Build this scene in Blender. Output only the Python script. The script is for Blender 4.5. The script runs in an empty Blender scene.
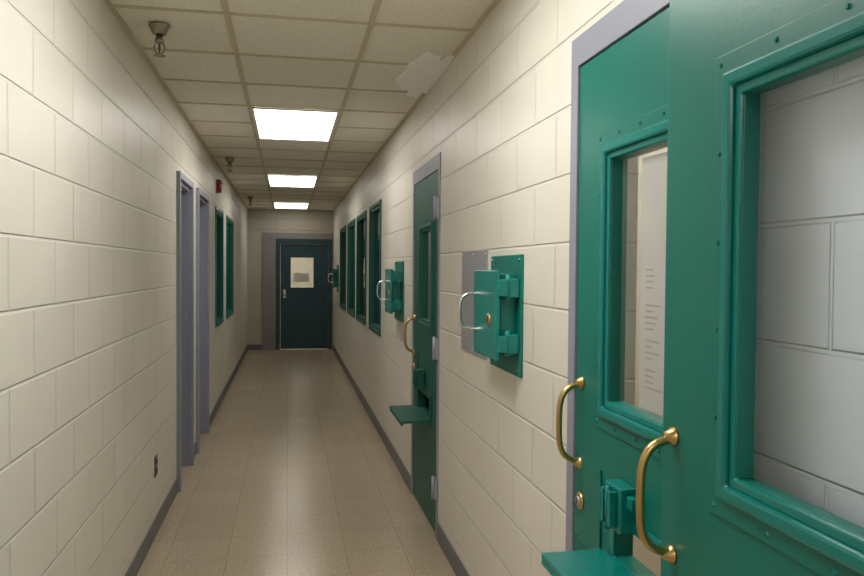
import bpy, bmesh, math, random
from mathutils import Matrix, Vector
random.seed(4)
scene=bpy.context.scene
XL,XR,H,YE=-0.725,0.82,2.57,14.0
WT=0.2

# ---------------------------------------------------------------- materials
def newmat(name):
    m=bpy.data.materials.new(name); m.use_nodes=True
    nt=m.node_tree; b=nt.nodes['Principled BSDF']
    return m,nt,b
def simple(name,col,rough=0.5,metal=0.0,bump=0.0,bscale=60,var=0.0):
    m,nt,b=newmat(name)
    b.inputs['Base Color'].default_value=(*col,1); b.inputs['Roughness'].default_value=rough
    b.inputs['Metallic'].default_value=metal
    tc=nt.nodes.new('ShaderNodeTexCoord')
    n=nt.nodes.new('ShaderNodeTexNoise'); n.inputs['Scale'].default_value=bscale; n.inputs['Detail'].default_value=3
    nt.links.new(tc.outputs['Object'],n.inputs['Vector'])
    if bump>0:
        bp=nt.nodes.new('ShaderNodeBump'); bp.inputs['Strength'].default_value=bump; bp.inputs['Distance'].default_value=0.002
        nt.links.new(n.outputs['Fac'],bp.inputs['Height']); nt.links.new(bp.outputs['Normal'],b.inputs['Normal'])
    if var>0:
        n2=nt.nodes.new('ShaderNodeTexNoise'); n2.inputs['Scale'].default_value=3.0; n2.inputs['Detail'].default_value=5
        nt.links.new(tc.outputs['Object'],n2.inputs['Vector'])
        mx=nt.nodes.new('ShaderNodeMix'); mx.data_type='RGBA'
        mx.inputs['A'].default_value=(*[c*(1-var) for c in col],1); mx.inputs['B'].default_value=(*[min(1,c*(1+var)) for c in col],1)
        nt.links.new(n2.outputs['Fac'],mx.inputs['Factor']); nt.links.new(mx.outputs['Result'],b.inputs['Base Color'])
    return m

def block_mat(name,col,axis='Y',rough=0.42,uoff=0.0,glare_below=None):
    m,nt,b=newmat(name); L=nt.links.new
    tc=nt.nodes.new('ShaderNodeTexCoord'); s=nt.nodes.new('ShaderNodeSeparateXYZ'); L(tc.outputs['Object'],s.inputs[0])
    c=nt.nodes.new('ShaderNodeCombineXYZ')
    a1=nt.nodes.new('ShaderNodeMath'); a1.operation='ADD'; a1.inputs[1].default_value=40.64+uoff; L(s.outputs[axis],a1.inputs[0])
    a2=nt.nodes.new('ShaderNodeMath'); a2.operation='ADD'; a2.inputs[1].default_value=4.064-0.158; L(s.outputs['Z'],a2.inputs[0])
    L(a1.outputs[0],c.inputs[0]); L(a2.outputs[0],c.inputs[1])
    br=nt.nodes.new('ShaderNodeTexBrick'); L(c.outputs[0],br.inputs['Vector'])
    br.offset=0.5; br.inputs['Scale'].default_value=1; br.inputs['Brick Width'].default_value=0.4064; br.inputs['Row Height'].default_value=0.2032
    br.inputs['Mortar Size'].default_value=0.006; br.inputs['Mortar Smooth'].default_value=0.6; br.inputs['Bias'].default_value=0
    br.inputs['Color1'].default_value=(*col,1); br.inputs['Color2'].default_value=(*[x*0.96 for x in col],1)
    br.inputs['Mortar'].default_value=(*[min(1,x*1.02) for x in col],1)
    n=nt.nodes.new('ShaderNodeTexNoise'); n.inputs['Scale'].default_value=1.7; n.inputs['Detail'].default_value=6; L(tc.outputs['Object'],n.inputs['Vector'])
    mr=nt.nodes.new('ShaderNodeMapRange'); mr.inputs['From Min'].default_value=0.3; mr.inputs['From Max'].default_value=0.7
    mr.inputs['To Min'].default_value=0.95; mr.inputs['To Max'].default_value=1.03; L(n.outputs['Fac'],mr.inputs['Value'])
    mul=nt.nodes.new('ShaderNodeMix'); mul.data_type='RGBA'; mul.blend_type='MULTIPLY'; mul.inputs['Factor'].default_value=1
    L(br.outputs['Color'],mul.inputs['A']); L(mr.outputs['Result'],mul.inputs['B'])
    out=mul.outputs['Result']
    if glare_below is not None:
        lt=nt.nodes.new('ShaderNodeMath'); lt.operation='LESS_THAN'; lt.inputs[1].default_value=glare_below; L(s.outputs['Y'],lt.inputs[0])
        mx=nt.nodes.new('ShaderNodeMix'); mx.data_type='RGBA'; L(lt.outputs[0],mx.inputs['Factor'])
        L(out,mx.inputs['A']); mx.inputs['B'].default_value=(0.88,0.94,1.0,1); out=mx.outputs['Result']  # glare and bluish tint of door_2's pane, put into the wall colour
    L(out,b.inputs['Base Color'])
    n2=nt.nodes.new('ShaderNodeTexNoise'); n2.inputs['Scale'].default_value=90; n2.inputs['Detail'].default_value=4; L(tc.outputs['Object'],n2.inputs['Vector'])
    b1=nt.nodes.new('ShaderNodeBump'); b1.inputs['Strength'].default_value=1.0; b1.inputs['Distance'].default_value=0.0055; b1.invert=True
    L(br.outputs['Fac'],b1.inputs['Height'])
    b2=nt.nodes.new('ShaderNodeBump'); b2.inputs['Strength'].default_value=0.25; b2.inputs['Distance'].default_value=0.002
    L(n2.outputs['Fac'],b2.inputs['Height']); L(b1.outputs['Normal'],b2.inputs['Normal']); L(b2.outputs['Normal'],b.inputs['Normal'])
    b.inputs['Roughness'].default_value=rough
    return m

CREAM=(0.765,0.725,0.635)
M_wallL=block_mat('painted_block_left',CREAM,'Y',uoff=0.08)
M_wallR=block_mat('painted_block_right',CREAM,'Y',uoff=0.0,glare_below=1.215)
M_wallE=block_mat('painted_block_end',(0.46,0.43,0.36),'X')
M_grey=simple('grey_blue_enamel',(0.27,0.285,0.345),0.4,bump=0.1)
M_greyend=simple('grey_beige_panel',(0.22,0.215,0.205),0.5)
M_base=simple('grey_vinyl_base',(0.13,0.13,0.14),0.45)
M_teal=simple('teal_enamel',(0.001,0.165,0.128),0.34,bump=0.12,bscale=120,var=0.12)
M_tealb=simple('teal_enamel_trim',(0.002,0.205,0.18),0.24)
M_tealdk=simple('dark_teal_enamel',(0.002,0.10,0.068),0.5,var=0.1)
M_blue=simple('blue_enamel',(0.007,0.047,0.062),0.4,var=0.1)
M_brass=simple('worn_brass',(0.62,0.42,0.17),0.3,1.0,bump=0.1,bscale=40)
M_chrome=simple('chrome',(0.75,0.75,0.75),0.2,1.0)
M_nickel=simple('aged_nickel',(0.34,0.31,0.25),0.3,1.0)
M_steel=simple('brushed_steel',(0.55,0.55,0.57),0.35,1.0)
M_plate=simple('grey_plate',(0.38,0.39,0.43),0.4,0.3)
M_black=simple('black_hole',(0.01,0.01,0.01),0.6)
M_brown=simple('brown_bakelite',(0.10,0.075,0.05),0.4)
M_red=simple('red_plastic',(0.35,0.03,0.02),0.4)
M_paper=simple('paper',(0.62,0.58,0.51),0.7,var=.08)
M_ink=simple('ink',(0.36,0.34,0.31),0.7)
M_tbar=simple('aged_tbar',(0.62,0.54,0.38),0.5)
M_room=simple('dim_room_paint',(0.58,0.54,0.45),0.7,var=0.1)
M_hinge=simple('hinge_grey',(0.42,0.44,0.52),0.35,0.3)

def glass(name,tint,gl=0.07,rough=0.03):
    m=bpy.data.materials.new(name); m.use_nodes=True; nt=m.node_tree; nt.nodes.clear()
    o=nt.nodes.new('ShaderNodeOutputMaterial'); t=nt.nodes.new('ShaderNodeBsdfTransparent'); g=nt.nodes.new('ShaderNodeBsdfGlossy')
    t.inputs[0].default_value=(*tint,1); g.inputs['Roughness'].default_value=rough; g.inputs['Color'].default_value=(0.9,0.95,1,1)
    f=nt.nodes.new('ShaderNodeLayerWeight'); f.inputs['Blend'].default_value=0.5
    p=nt.nodes.new('ShaderNodeMath'); p.operation='POWER'; p.inputs[1].default_value=5; nt.links.new(f.outputs['Facing'],p.inputs[0])
    a=nt.nodes.new('ShaderNodeMath'); a.operation='MULTIPLY_ADD'; a.inputs[1].default_value=.9; a.inputs[2].default_value=gl; a.use_clamp=True
    nt.links.new(p.outputs[0],a.inputs[0])
    mx=nt.nodes.new('ShaderNodeMixShader'); nt.links.new(a.outputs[0],mx.inputs[0]); nt.links.new(t.outputs[0],mx.inputs[1]); nt.links.new(g.outputs[0],mx.inputs[2])
    nt.links.new(mx.outputs[0],o.inputs[0]); return m
M_glass=glass('clear_glass',(0.98,0.99,1.0))
M_glassdk=glass('dark_glass',(0.25,0.33,0.48),0.05)

def emis(name,col,st):
    m=bpy.data.materials.new(name); m.use_nodes=True; nt=m.node_tree; b=nt.nodes['Principled BSDF']
    b.inputs['Base Color'].default_value=(0.9,0.9,0.85,1)
    b.inputs['Emission Color'].default_value=(*col,1); b.inputs['Emission Strength'].default_value=st; return m
M_lens=emis('fluorescent_lens',(1.0,0.96,0.90),8.0)
M_lens_mid=emis('fluorescent_lens_mid',(1.0,0.96,0.88),6.0)
M_lens_far=emis('fluorescent_lens_far',(1.0,0.95,0.86),3.6)  # emission set lower for panels further along the corridor
M_lens_near=emis('fluorescent_lens_near',(1.0,0.98,0.95),12.5)
M_lens_cell=emis('cell_fill_lens',(1.0,0.93,0.82),14.0)
M_lens_end=emis('fluorescent_lens_end',(1.0,0.95,0.8),26.0)
M_white=simple('fixture_white',(.75,.73,.66),.4)

# ceiling tile material
def ceil_mat():
    m,nt,b=newmat('ceiling_tile'); L=nt.links.new
    tc=nt.nodes.new('ShaderNodeTexCoord')
    mp=nt.nodes.new('ShaderNodeMapping'); mp.inputs['Location'].default_value=(0.257+6.1,-5.12+12.2,0); L(tc.outputs['Object'],mp.inputs[0])
    dv=nt.nodes.new('ShaderNodeVectorMath'); dv.operation='SCALE'; dv.inputs['Scale'].default_value=1/0.61; L(mp.outputs[0],dv.inputs[0])
    fl=nt.nodes.new('ShaderNodeVectorMath'); fl.operation='FLOOR'; L(dv.outputs[0],fl.inputs[0])
    wn=nt.nodes.new('ShaderNodeTexWhiteNoise'); wn.noise_dimensions='2D'; L(fl.outputs[0],wn.inputs[0])
    mx=nt.nodes.new('ShaderNodeMix'); mx.data_type='RGBA'; L(wn.outputs['Value'],mx.inputs['Factor'])
    mx.inputs['A'].default_value=(0.84,0.80,0.68,1); mx.inputs['B'].default_value=(0.92,0.895,0.80,1)
    n=nt.nodes.new('ShaderNodeTexNoise'); n.inputs['Scale'].default_value=70; n.inputs['Detail'].default_value=5; L(tc.outputs['Object'],n.inputs['Vector'])
    mr=nt.nodes.new('ShaderNodeMapRange'); mr.inputs['From Min'].default_value=0.3; mr.inputs['From Max'].default_value=0.55
    mr.inputs['To Min'].default_value=0.86; mr.inputs['To Max'].default_value=1.0; L(n.outputs['Fac'],mr.inputs['Value'])
    mul=nt.nodes.new('ShaderNodeMix'); mul.data_type='RGBA'; mul.blend_type='MULTIPLY'; mul.inputs['Factor'].default_value=1
    L(mx.outputs['Result'],mul.inputs['A']); L(mr.outputs['Result'],mul.inputs['B'])
    L(mul.outputs['Result'],b.inputs['Base Color'])
    bp=nt.nodes.new('ShaderNodeBump'); bp.inputs['Strength'].default_value=0.5; bp.inputs['Distance'].default_value=0.003
    L(n.outputs['Fac'],bp.inputs['Height']); L(bp.outputs['Normal'],b.inputs['Normal'])
    b.inputs['Roughness'].default_value=0.85
    return m
M_ceil=ceil_mat()

def floor_mat():
    m,nt,b=newmat('vinyl_floor_tile'); L=nt.links.new
    tc=nt.nodes.new('ShaderNodeTexCoord'); mp=nt.nodes.new('ShaderNodeMapping'); mp.inputs['Location'].default_value=(6.1,12.2,0); L(tc.outputs['Object'],mp.inputs[0])
    br=nt.nodes.new('ShaderNodeTexBrick'); L(mp.outputs[0],br.inputs['Vector']); br.offset=0.0
    br.inputs['Scale'].default_value=1; br.inputs['Brick Width'].default_value=0.305; br.inputs['Row Height'].default_value=0.305
    br.inputs['Mortar Size'].default_value=0.0016; br.inputs['Mortar Smooth'].default_value=0.3
    br.inputs['Color1'].default_value=(0.475,0.385,0.27,1); br.inputs['Color2'].default_value=(0.435,0.355,0.25,1); br.inputs['Mortar'].default_value=(0.26,0.205,0.14,1)
    n=nt.nodes.new('ShaderNodeTexNoise'); n.inputs['Scale'].default_value=75; n.inputs['Detail'].default_value=4; L(tc.outputs['Object'],n.inputs['Vector'])
    mr=nt.nodes.new('ShaderNodeMapRange'); mr.inputs['From Min'].default_value=0.35; mr.inputs['From Max'].default_value=0.65; mr.inputs['To Min'].default_value=0.80; mr.inputs['To Max'].default_value=1.12
    L(n.outputs['Fac'],mr.inputs['Value'])
    mul=nt.nodes.new('ShaderNodeMix'); mul.data_type='RGBA'; mul.blend_type='MULTIPLY'; mul.inputs['Factor'].default_value=1
    L(br.outputs['Color'],mul.inputs['A']); L(mr.outputs['Result'],mul.inputs['B']); L(mul.outputs['Result'],b.inputs['Base Color'])
    n2=nt.nodes.new('ShaderNodeTexNoise'); n2.inputs['Scale'].default_value=2.5; n2.inputs['Detail'].default_value=2; L(tc.outputs['Object'],n2.inputs['Vector'])
    m3=nt.nodes.new('ShaderNodeMapRange'); m3.inputs['To Min'].default_value=0.17; m3.inputs['To Max'].default_value=0.27; L(n2.outputs['Fac'],m3.inputs['Value'])
    L(m3.outputs['Result'],b.inputs['Roughness'])
    bp=nt.nodes.new('ShaderNodeBump'); bp.inputs['Strength'].default_value=0.05; bp.inputs['Distance'].default_value=0.01; L(n2.outputs['Fac'],bp.inputs['Height']); L(bp.outputs['Normal'],b.inputs['Normal'])
    return m
M_floor=floor_mat()

# ---------------------------------------------------------------- geometry helpers
def link(o,parent=None):
    scene.collection.objects.link(o)
    if parent: o.parent=parent
    return o
def empty(name,loc=(0,0,0)):
    e=bpy.data.objects.new(name,None); e.empty_display_size=0.1; scene.collection.objects.link(e); return e
def mesh_from_bm(name,bm,mats,parent=None,bevel=0,smooth=False):
    bmesh.ops.recalc_face_normals(bm,faces=bm.faces)
    me=bpy.data.meshes.new(name); bm.to_mesh(me); bm.free()
    for m in (mats if isinstance(mats,(list,tuple)) else [mats]): me.materials.append(m)
    o=bpy.data.objects.new(name,me); link(o,parent)
    if smooth:
        for p in me.polygons: p.use_smooth=True
    if bevel>0:
        md=o.modifiers.new('bevel','BEVEL'); md.width=bevel; md.segments=2; md.limit_method='ANGLE'
    return o
def addbox(bm,x0,x1,y0,y1,z0,z1,mi=0):
    vs=[bm.verts.new((x,y,z)) for x in (x0,x1) for y in (y0,y1) for z in (z0,z1)]
    for f in ((0,1,3,2),(4,6,7,5),(0,4,5,1),(2,3,7,6),(0,2,6,4),(1,5,7,3)):
        bm.faces.new([vs[i] for i in f]).material_index=mi
def box(name,x0,x1,y0,y1,z0,z1,mat,parent=None,bevel=0):
    bm=bmesh.new(); addbox(bm,min(x0,x1),max(x0,x1),min(y0,y1),max(y0,y1),min(z0,z1),max(z0,z1)); return mesh_from_bm(name,bm,mat,parent,bevel)
def boxes(name,lst,mat,parent=None,bevel=0):
    bm=bmesh.new()
    for b in lst: addbox(bm,*b)
    return mesh_from_bm(name,bm,mat,parent,bevel)
def plate(name,t0,t1,u0,u1,v0,v1,holes,mat,parent=None,bevel=0,axis='X'):
    """slab, thickness t0..t1 along axis; u = Y (or X when axis='Y'), v = Z; holes (u0,u1,v0,v1)"""
    us=sorted({u0,u1}|{min(max(h[i],u0),u1) for h in holes for i in (0,1)})
    vs=sorted({v0,v1}|{min(max(h[i],v0),v1) for h in holes for i in (2,3)})
    def P(t,u,v):
        return (t,u,v) if axis=='X' else ((u,t,v) if axis=='Y' else (u,v,t))
    bm=bmesh.new(); V={}
    def g(i,j,k):
        if (i,j,k) not in V: V[(i,j,k)]=bm.verts.new(P((t0,t1)[k],us[i],vs[j]))
        return V[(i,j,k)]
    def full(i,j):
        if i<0 or j<0 or i>=len(us)-1 or j>=len(vs)-1: return False
        cu=(us[i]+us[i+1])/2; cv=(vs[j]+vs[j+1])/2
        return not any(h[0]<cu<h[1] and h[2]<cv<h[3] for h in holes)
    for i in range(len(us)-1):
        for j in range(len(vs)-1):
            if not full(i,j): continue
            for k in (0,1): bm.faces.new([g(i,j,k),g(i+1,j,k),g(i+1,j+1,k),g(i,j+1,k)])
            if not full(i-1,j): bm.faces.new([g(i,j,0),g(i,j+1,0),g(i,j+1,1),g(i,j,1)])
            if not full(i+1,j): bm.faces.new([g(i+1,j,0),g(i+1,j+1,0),g(i+1,j+1,1),g(i+1,j,1)])
            if not full(i,j-1): bm.faces.new([g(i,j,0),g(i+1,j,0),g(i+1,j,1),g(i,j,1)])
            if not full(i,j+1): bm.faces.new([g(i,j+1,0),g(i+1,j+1,0),g(i+1,j+1,1),g(i,j+1,1)])
    return mesh_from_bm(name,bm,mat,parent,bevel)
def lathe(name,prof,mat,loc,direction=(0,0,1),parent=None,seg=20):
    bm=bmesh.new(); rings=[]
    for r,h in prof:
        rings.append([bm.verts.new((max(r,1e-4)*math.cos(2*math.pi*i/seg),max(r,1e-4)*math.sin(2*math.pi*i/seg),h)) for i in range(seg)])
    for a,b in zip(rings,rings[1:]):
        for i in range(seg): bm.faces.new([a[i],a[(i+1)%seg],b[(i+1)%seg],b[i]])
    bm.faces.new(rings[0]); bm.faces.new(rings[-1])
    q=Vector((0,0,1)).rotation_difference(Vector(direction)).to_matrix().to_4x4()
    bmesh.ops.transform(bm,matrix=Matrix.Translation(loc)@q,verts=bm.verts)
    return mesh_from_bm(name,bm,mat,parent,smooth=True)
def tube(name,pts,r,mat,parent=None,flat=1.0):
    cu=bpy.data.curves.new(name,'CURVE'); cu.dimensions='3D'; cu.bevel_depth=r; cu.bevel_resolution=4; cu.resolution_u=10; cu.use_fill_caps=True
    sp=cu.splines.new('NURBS'); sp.points.add(len(pts)-1)
    for p,c in zip(sp.points,pts): p.co=(*c,1)
    sp.use_endpoint_u=True; sp.order_u=3
    cu.materials.append(mat); o=bpy.data.objects.new(name,cu); return link(o,parent)
def screws(name,pts,nx,mat,parent,r=0.005,h=0.003):
    bm=bmesh.new()
    for (x,y,z) in pts:
        a=[bm.verts.new((x,y+r*math.cos(t),z+r*math.sin(t))) for t in [i*math.pi/4 for i in range(8)]]
        b=[bm.verts.new((x+nx*h,y+.7*r*math.cos(t),z+.7*r*math.sin(t))) for t in [i*math.pi/4 for i in range(8)]]
        for i in range(8): bm.faces.new([a[i],a[(i+1)%8],b[(i+1)%8],b[i]])
        bm.faces.new(b); bm.faces.new(a)
    return mesh_from_bm(name,bm,mat,parent)

# ---------------------------------------------------------------- layout
# openings (y0,y1,z0,z1)
winR=[(6.72,7.58,.92,2.09),(8.02,9.02,.92,2.09),(9.36,10.42,.92,2.09),(10.85,11.95,.92,2.09)]
winL=[(7.9,8.68,.92,2.09),(9.25,10.3,.92,2.09)]
dA=(4.04,4.94,0,2.14); d1=(1.22,2.10,0,2.17)
doorL=[(5.22,5.88,0,2.10),(6.28,7.02,0,2.10)]
plate('wall_right',XR,XR+WT,-3,YE+.2,0,H,winR+[(dA[0]+.02,dA[1]-.02,-1,2.12),(d1[0]+.02,d1[1]-.02,-1,2.15)],M_wallR)
plate('wall_left',XL-WT,XL,-3,YE+.2,0,H,winL+[(a,b,-1,d) for a,b,c,d in doorL],M_wallL)
plate('floor',-.1,0,-3.2,3.2,-3.2,18.2,[],M_floor,axis='Z')
plate('ceiling',H,H+.1,-3.2,3.2,-3.2,18.2,[],M_ceil,axis='Z')
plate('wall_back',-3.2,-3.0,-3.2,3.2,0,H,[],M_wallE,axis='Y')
plate('wall_outer_right',3.0,3.2,-3,18,0,H,[],M_room)
plate('wall_outer_left',-3.2,-3.0,-3,18,0,H,[],M_room)
plate('wall_outer_end',18.0,18.2,-3.2,3.2,0,H,[],M_room,axis='Y')
plate('wall_cell_partition',3.0,3.1,XR+WT,3.0,0,H,[],M_room,axis='Y')
plate('wall_room_partition',YE+.2,YE+.3,XR+WT,3.0,0,H,[],M_room,axis='Y')
plate('wall_room_partition_left',YE+.2,YE+.3,-3.0,XL-WT,0,H,[],M_room,axis='Y')

# end wall + end door
ED=(-.16,.75,0,1.96)
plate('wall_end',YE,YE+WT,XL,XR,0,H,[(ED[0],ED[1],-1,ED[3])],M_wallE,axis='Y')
e=empty('door_5')
plate('frame',YE-.03,YE+.1,-.22,.80,0,2.03,[(ED[0]+.02,ED[1]-.02,-1,ED[3]-.02)],M_blue,e,.003,'Y')
plate('leaf',YE+.02,YE+.065,ED[0]+.024,ED[1]-.024,.01,ED[3]-.024,[(.04,.47,1.13,1.70)],M_blue,e,.002,'Y')
plate('window_frame',YE+.005,YE+.03,.01,.50,1.10,1.73,[(.05,.46,1.14,1.69)],M_blue,e,.003,'Y')
plate('pane',YE+.04,YE+.045,.04,.47,1.13,1.70,[],M_glass,e,0,'Y')
box('knob_plate',-.09,-.04,YE+.01,YE+.02,.95,1.10,M_steel,e)
lathe('knob',[(.012,0),(.012,.03),(.026,.035),(.03,.05),(.02,.062),(.0,.064)],M_steel,(-.065,YE+.01,1.02),(0,-1,0),e)
box('kick_plate',ED[0]+.05,ED[1]-.05,YE+.014,YE+.021,.04,.26,M_blue,e)
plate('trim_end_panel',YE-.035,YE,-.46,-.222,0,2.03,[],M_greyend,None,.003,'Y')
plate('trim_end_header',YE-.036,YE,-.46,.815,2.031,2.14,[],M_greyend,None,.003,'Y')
boxes('notice_on_pane',[(.10,.38,YE+.0462,YE+.047,1.24,1.40)],M_paper,e)

# baseboards
def basebrd(name,xa,xb,segs):
    bm=bmesh.new()
    for a,b in segs: addbox(bm,xa,xb,a,b,0,.10)
    mesh_from_bm(name,bm,M_base,None,.003)
basebrd('baseboard_right',XR-.008,XR,[(-3,d1[0]-.002),(d1[1]+.002,dA[0]-.002),(dA[1]+.002,YE-.04)])
basebrd('baseboard_left',XL,XL+.008,[(-3,doorL[0][0]-.035),(doorL[0][1]+.035,doorL[1][0]-.035),(doorL[1][1]+.035,YE-.04)])
box('baseboard_end',XL,-.462,YE-.008,YE,0,.10,M_base)

# ceiling grid
bm=bmesh.new(); z0,z1=H-.006,H
for gx in (-.257,.353): addbox(bm,gx-.012,gx+.012,-3,YE,z0,z1)
y=5.12-.61*13
while y<YE:
    addbox(bm,XL+.022,XR-.022,y-.012,y+.012,z0+.0005,z1); y+=.61
addbox(bm,XL,XL+.022,-3,YE,z0-.001,z1); addbox(bm,XR-.022,XR,-3,YE,z0-.001,z1)
mesh_from_bm('trim_ceiling_grid',bm,M_tbar)
# plaster repair smeared over the tile edge
random.seed(11)
bm=bmesh.new(); N=64
ring=[]
for i in range(N):
    t=2*math.pi*i/N; k=1+.16*math.sin(2*t+1)+.10*math.sin(5*t)+.06*math.sin(11*t)+random.uniform(-.05,.05)
    ring.append(bm.verts.new((min(XR-.001,.74+.12*k*math.cos(t)),4.12+.50*k*math.sin(t),H-.010)))
top=[bm.verts.new((v.co.x,v.co.y,H-.0005)) for v in ring]
bm.faces.new(ring)
for i in range(N): bm.faces.new([ring[i],ring[(i+1)%N],top[(i+1)%N],top[i]])
mesh_from_bm('trim_plaster_patch',bm,simple('fresh_plaster',(.97,.97,.97),.8,bump=.5,bscale=25))

# light fixtures
def fixture(y0,mat,x0=-.257):
    f=empty('ceiling_light_panel')
    plate('frame',H-.016,H-.0065,x0+.008,x0+.602,y0+.008,y0+1.212,[(x0+.03,x0+.58,y0+.03,y0+1.19)],M_white,f,0,'Z')
    plate('lens',H-.012,H-.0068,x0+.03,x0+.58,y0+.03,y0+1.19,[],mat,f,0,'Z')
for k in (-2,-1,0,1,2): fixture(5.12+3.66*k,{0:M_lens,1:M_lens_mid,2:M_lens_far}.get(k,M_lens_near))
fixture(15.6,M_lens_end)
fixture(1.6,M_lens_cell,1.7)  # unseen panel added in the cell to brighten the view through door_1

# sprinklers
def sprinkler(x,y):
    s=empty('fire_sprinkler')
    z=H-.006
    lathe('escutcheon',[(.046,0),(.046,-.006),(.038,-.014),(.030,-.040),(.025,-.042)],M_nickel,(x,y,z),(0,0,1),s)
    lathe('body',[(.015,-.035),(.015,-.060),(.020,-.062),(.020,-.078),(.011,-.080)],M_nickel,(x,y,z),(0,0,1),s,8)
    tube('arm_1',[(x-.013,y,z-.076),(x-.025,y,z-.095),(x-.018,y,z-.120),(x,y,z-.130)],.004,M_nickel,s)
    tube('arm_2',[(x+.013,y,z-.076),(x+.025,y,z-.095),(x+.018,y,z-.120),(x,y,z-.130)],.004,M_nickel,s)
    lathe('bulb',[(.004,-.078),(.005,-.10),(.002,-.126)],M_brown,(x,y,z),(0,0,1),s,8)
    lathe('deflector',[(.005,-.128),(.024,-.132),(.024,-.136),(.004,-.138)],M_nickel,(x,y,z),(0,0,1),s)
for yy in (3.50,7.55,11.6): sprinkler(-.56,yy)

# side windows
def side_window(n,x,s,o):
    """s = +1 if wall solid lies toward +x"""
    y0,y1,a,b=o; e=empty('window_%d'%n)
    lo,hi=sorted((x-s*.014,x)); plate('face_trim',lo,hi,y0-.03,y1+.03,a-.03,b+.03,[(y0+.005,y1-.005,a+.005,b-.005)],M_tealdk if s>0 else M_tealb,e,.003)
    lo,hi=sorted((x,x+s*.12)); plate('frame',lo,hi,y0+.001,y1-.001,a+.001,b-.001,[(y0+.03,y1-.03,a+.03,b-.03)],M_tealdk,e)
    lo,hi=sorted((x+s*.03,x+s*.036)); plate('pane',lo,hi,y0+.02,y1-.02,a+.02,b-.02,[],M_glassdk,e)
for i,o in enumerate(winR): side_window(i+1,XR,1,o)
for i,o in enumerate(winL): side_window(i+5,XL,-1,o)

# left doorways (grey frames, grey recessed doors)
for i,o in enumerate(doorL):
    e=empty('door_%d'%(i+3)); y0,y1,a,b=o
    plate('frame',XL-.16,XL-.0005,y0+.001,y1-.001,.001,b-.001,[(y0+.03,y1-.03,-1,b-.035)],M_grey,e)
    plate('face_trim',XL,XL+.026,y0-.03,y1+.03,0,b+.035,[(y0+.01,y1-.01,-1,b-.01)],M_grey,e,.003)
    plate('stop',XL-.125,XL-.11,y0+.031,y1-.031,.001,b-.036,[(y0+.045,y1-.045,-1,b-.05)],M_grey,e)
    plate('leaf',XL-.155,XL-.126,y0+.034,y1-.034,.01,b-.04,[],M_grey,e,.002)
    lathe('knob',[(.012,0),(.012,.03),(.026,.035),(.03,.05),(.02,.062),(.0,.064)],M_steel,(XL-.126,y0+.11,1.0),(1,0,0),e)
    lathe('rose',[(.03,0),(.03,.005),(.012,.008)],M_steel,(XL-.126,y0+.11,1.0),(1,0,0),e)

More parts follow.
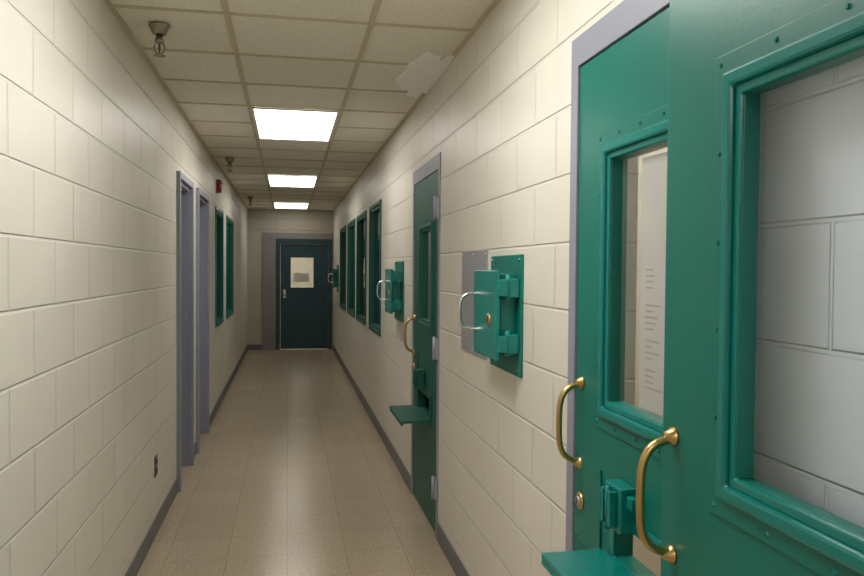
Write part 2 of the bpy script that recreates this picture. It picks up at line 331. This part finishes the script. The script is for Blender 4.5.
# ---- green security doors
def handle(parent,xf,y,z0=.955,z1=1.18,out=.065,mat=None,r=.0085):
    mat=mat or M_brass
    tube('handle_grip',[(xf-.004,y,z0+.005),(xf-.03,y,z0+.003),(xf-out,y,z0+.035),(xf-out-.004,y,(z0+z1)/2),(xf-out,y,z1-.035),(xf-.03,y,z1-.003),(xf-.004,y,z1-.005)],r,mat,parent)
    for k,z in enumerate((z0-.002,z1+.002)):
        lathe('handle_foot_%d'%(k+1),[(.019,0),(.019,.004),(.013,.010),(.009,.02)],mat,(xf,y,z),(-1,0,0),parent,16)
def green_door(name,xf,yh,yf,top,win,mat,trim,port=None,frame=None,zb=.012,th=.045):
    """xf: face plane (towards corridor), yh near(hinge) edge, yf far(handle) edge"""
    e=empty(name); xb=xf+th
    wy0,wy1,wz0,wz1=win   # outer moulding
    hol=[(wy0+.043,wy1-.043,wz0+.043,wz1-.043)]
    if port: hol.append((port['y0'],port['y1'],port['z0'],port['z1']))
    plate('leaf',xf,xb,yh,yf,zb,top,hol,mat,e,.002)
    plate('window_flange',xf-.005,xf,wy0-.035,wy1+.035,wz0-.035,wz1+.035,[(wy0+.01,wy1-.01,wz0+.01,wz1-.01)],mat,e,.002)
    plate('window_moulding',xf-.016,xf,wy0,wy1,wz0,wz1,[(wy0+.026,wy1-.026,wz0+.026,wz1-.026)],trim,e,.006)
    plate('window_stop',xf-.006,xf+.012,wy0+.024,wy1-.024,wz0+.024,wz1-.024,[(wy0+.042,wy1-.042,wz0+.042,wz1-.042)],trim,e,.004)
    plate('pane',xf+.013,xf+.019,wy0+.04,wy1-.04,wz0+.04,wz1-.04,[],M_glass,e)
    pts=[]
    for k in range(6):
        z=wz0-.018+(wz1-wz0+.036)*k/5
        pts+= [(xf-.005,wy0-.018,z),(xf-.005,wy1+.018,z)]
    for k in range(1,4):
        yy=wy0-.018+(wy1-wy0+.036)*k/4
        pts+= [(xf-.005,yy,wz0-.018),(xf-.005,yy,wz1+.018)]
    screws('flange_screws',pts,-1,trim,e,.005)
    handle(e,xf,yf-.045)
    if port:
        p=port
        plate('port_frame',xf-.010,xf,p['y0']-.03,p['y1']+.03,p['z0']-.03,p['z1']+.03,[(p['y0'],p['y1'],p['z0'],p['z1'])],trim,e,.003)
        boxes('port_shelf',[(xf-.18,xf-.011,p['y0']-.03,p['y1']+.06,p['z0']-.018,p['z0']),(xf-.18,xf-.165,p['y0']-.03,p['y1']+.06,p['z0']-.030,p['z0']-.0181)],trim,e,.003)
        # lock box above the port
        ly=p['ly']; lz=p['lz']
        box('lock_body',xf-.045,xf,ly-.05,ly+.04,lz-.055,lz+.055,trim,e,.004)
        boxes('lock_lugs',[(xf-.065,xf-.0455,ly-.035,ly-.02,lz-.04,lz+.045),(xf-.065,xf-.0455,ly+.005,ly+.02,lz-.04,lz+.045),(xf-.03,xf-.011,ly-.08,ly-.0505,lz+.01,lz+.04)],trim,e,.003)
        lathe('lock_pin',[(.008,0),(.008,.1),(.003,.103)],trim,(xf-.056,ly-.008,lz-.05),(0,0,1),e,10)
        box('key_plate',xf-.006,xf,yf-.19,yf-.012,p['kz']-.12,p['kz']+.12,trim if p.get('kt') else mat,e,.002)
        lathe('key_rose',[(.024,0),(.024,.005),(.018,.009),(.014,.0095)],M_brass,(xf-.006,yf-.06,p['kz']),(-1,0,0),e)
        lathe('key_cylinder',[(.013,.0),(.013,.012),(.001,.0125)],M_steel,(xf-.006,yf-.06,p['kz']),(-1,0,0),e)
        box('key_slot',xf-.0195,xf-.018,yf-.062,yf-.058,p['kz']-.009,p['kz']+.009,M_black,e)
        screws('key_plate_screws',[(xf-.006,yf-.03,p['kz']-.105),(xf-.006,yf-.03,p['kz']+.105),(xf-.006,yf-.17,p['kz']-.105),(xf-.006,yf-.17,p['kz']+.105)],-1,mat,e,.005)
    if frame:
        fy0,fy1,fz=frame['r']
        plate('frame',XR-.006,XR+.15,fy0,fy1,0,fz,[(yh-.004,yf+.004,-1,top+.004)],frame['m'],e,.002)
    return e

# door_1 (near, closed in its frame)
d=green_door('door_1',XR,1.265,2.045,2.08,(1.445,1.865,1.115,1.83),M_teal,M_tealb,
   port=dict(y0=1.40,y1=1.76,z0=.775,z1=.87,ly=1.70,lz=.925,kz=.85),frame=dict(r=(d1[0],d1[1],d1[3]),m=M_grey))
box('notice_paper',XR+.0195,XR+.0205,1.495,1.69,1.17,1.77,M_paper,d)
boxes('notice_text',[(XR+.0191,XR+.01945,1.665-.09*random.uniform(.35,1),1.662,1.50-.014*i,1.504-.014*i) for i in range(21) if i not in (4,5,11,16)],M_ink,d)
# door_2 (open, folded back parallel to the wall)
green_door('door_2',.73,.447,1.366,2.13,(.60,1.156,1.115,1.833),M_teal,M_tealb,th=.030)
e2=bpy.data.objects['door_2']
for k,z in enumerate((.3,1.05,1.8)): box('hinge_%d'%(k+1),.74,XR,.435,.4465,z,z+.11,M_hinge,e2,.002)
# door_6 (mid corridor)
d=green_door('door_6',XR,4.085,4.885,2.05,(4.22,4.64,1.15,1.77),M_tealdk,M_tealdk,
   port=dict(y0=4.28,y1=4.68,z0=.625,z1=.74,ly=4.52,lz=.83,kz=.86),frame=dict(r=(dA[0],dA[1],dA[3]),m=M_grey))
for k,z in enumerate((.22,1.0,1.78)):
    boxes('hinge_%d'%(k+1),[(XR-.016,XR-.0065,4.045,4.12,z,z+.115)],M_hinge,d,.002)
    lathe('hinge_knuckle_%d'%(k+1),[(.010,0),(.010,.125),(.004,.13)],M_hinge,(XR-.022,4.082,z-.005),(0,0,1),d,12)

# wall lock boxes
def lockbox(yc,zc=1.335):
    e=empty('wall_lockbox'); y0,y1=yc-.2,yc+.2
    box('backplate',XR-.012,XR,y0,y1,zc-.22,zc+.22,M_teal,e,.003)
    box('housing',XR-.075,XR-.0125,y0+.05,y1-.05,zc-.15,zc+.15,M_teal,e,.004)
    box('lid',XR-.092,XR-.0755,y0+.035,y1-.04,zc-.163,zc+.163,M_tealb,e,.005)
    for k,dz in enumerate((-.10,.10)):
        boxes('hinge_%d'%(k+1),[(XR-.088,XR-.055,y0+.005,y0+.034,zc+dz-.03,zc+dz+.03),(XR-.05,XR-.0125,y0+.008,y0+.049,zc+dz-.035,zc+dz+.035)],M_tealb,e,.004)
        lathe('hinge_pin_%d'%(k+1),[(.011,0),(.011,.085),(.005,.09)],M_tealb,(XR-.052,y0+.02,zc+dz-.043),(0,0,1),e,12)
    screws('plate_screws',[(XR-.012,y0+.02,zc+s*v) for s in (-1,1) for v in (.2,)]+[(XR-.012,y1-.02,zc+s*.2) for s in (-1,1)],-1,M_tealb,e,.008,.004)
    lathe('key_rose',[(.024,0),(.024,.004),(.014,.006)],M_brass,(XR-.092,y0+.13,zc-.02),(-1,0,0),e)
    box('key_slot',XR-.0995,XR-.097,y0+.126,y0+.134,zc-.032,zc-.008,M_black,e)
    tube('pull_handle',[(XR-.09,y1-.065,zc-.07),(XR-.12,y1-.062,zc-.073),(XR-.150,y1-.06,zc-.05),(XR-.154,y1-.06,zc),(XR-.150,y1-.06,zc+.05),(XR-.12,y1-.062,zc+.073),(XR-.09,y1-.065,zc+.07)],.0065,M_chrome,e)
for yc in (2.745,5.535,12.6): lockbox(yc)

# grey steel cover plate
e=empty('junction_cover_plate')
box('plate',XR-.006,XR,3.03,3.49,1.12,1.585,M_plate,e,.003)
screws('screws',[(XR-.006,y_,z_) for y_ in (3.05,3.26,3.47) for z_ in (1.14,1.565)],-1,M_steel,e,.006)

# outlet on left wall
e=empty('electrical_outlet')
box('plate',XL,XL+.006,4.345,4.415,.33,.445,M_brown,e,.002)
for k,z in enumerate((.362,.413)):
    box('socket_%d'%(k+1),XL+.0062,XL+.010,4.363,4.397,z-.014,z+.014,M_black,e,.002)
screws('screw',[(XL+.006,4.38,.3875)],1,M_steel,e,.004)

# fire alarm strobe, left wall
e=empty('fire_alarm_strobe')
box('body',XL-.004,XL+.045,7.98,8.09,2.27,2.40,M_red,e,.006)
box('strobe_lens',XL+.0452,XL+.062,8.0,8.07,2.35,2.385,M_paper,e,.005)
boxes('horn_grille',[(XL+.0452,XL+.049,7.995,8.075,2.285+.012*i,2.291+.012*i) for i in range(5)],M_red,e)

# ---------------------------------------------------------------- world, camera
w=bpy.data.worlds.new('World'); scene.world=w; w.use_nodes=True
w.node_tree.nodes['Background'].inputs[0].default_value=(.5,.55,.6,1); w.node_tree.nodes['Background'].inputs[1].default_value=.1
cam=bpy.data.cameras.new('camera'); co=bpy.data.objects.new('camera',cam); scene.collection.objects.link(co)
cam.sensor_width=36; cam.lens=31.25; cam.clip_start=.02
R=Matrix.Rotation(math.radians(-10.87),4,'Z')@Matrix.Rotation(math.radians(90-1.45),4,'X')@Matrix.Rotation(math.radians(.45),4,'Z')
co.matrix_world=Matrix.Translation((0,0,1.5))@R
scene.camera=co
scene.view_settings.view_transform='Standard'
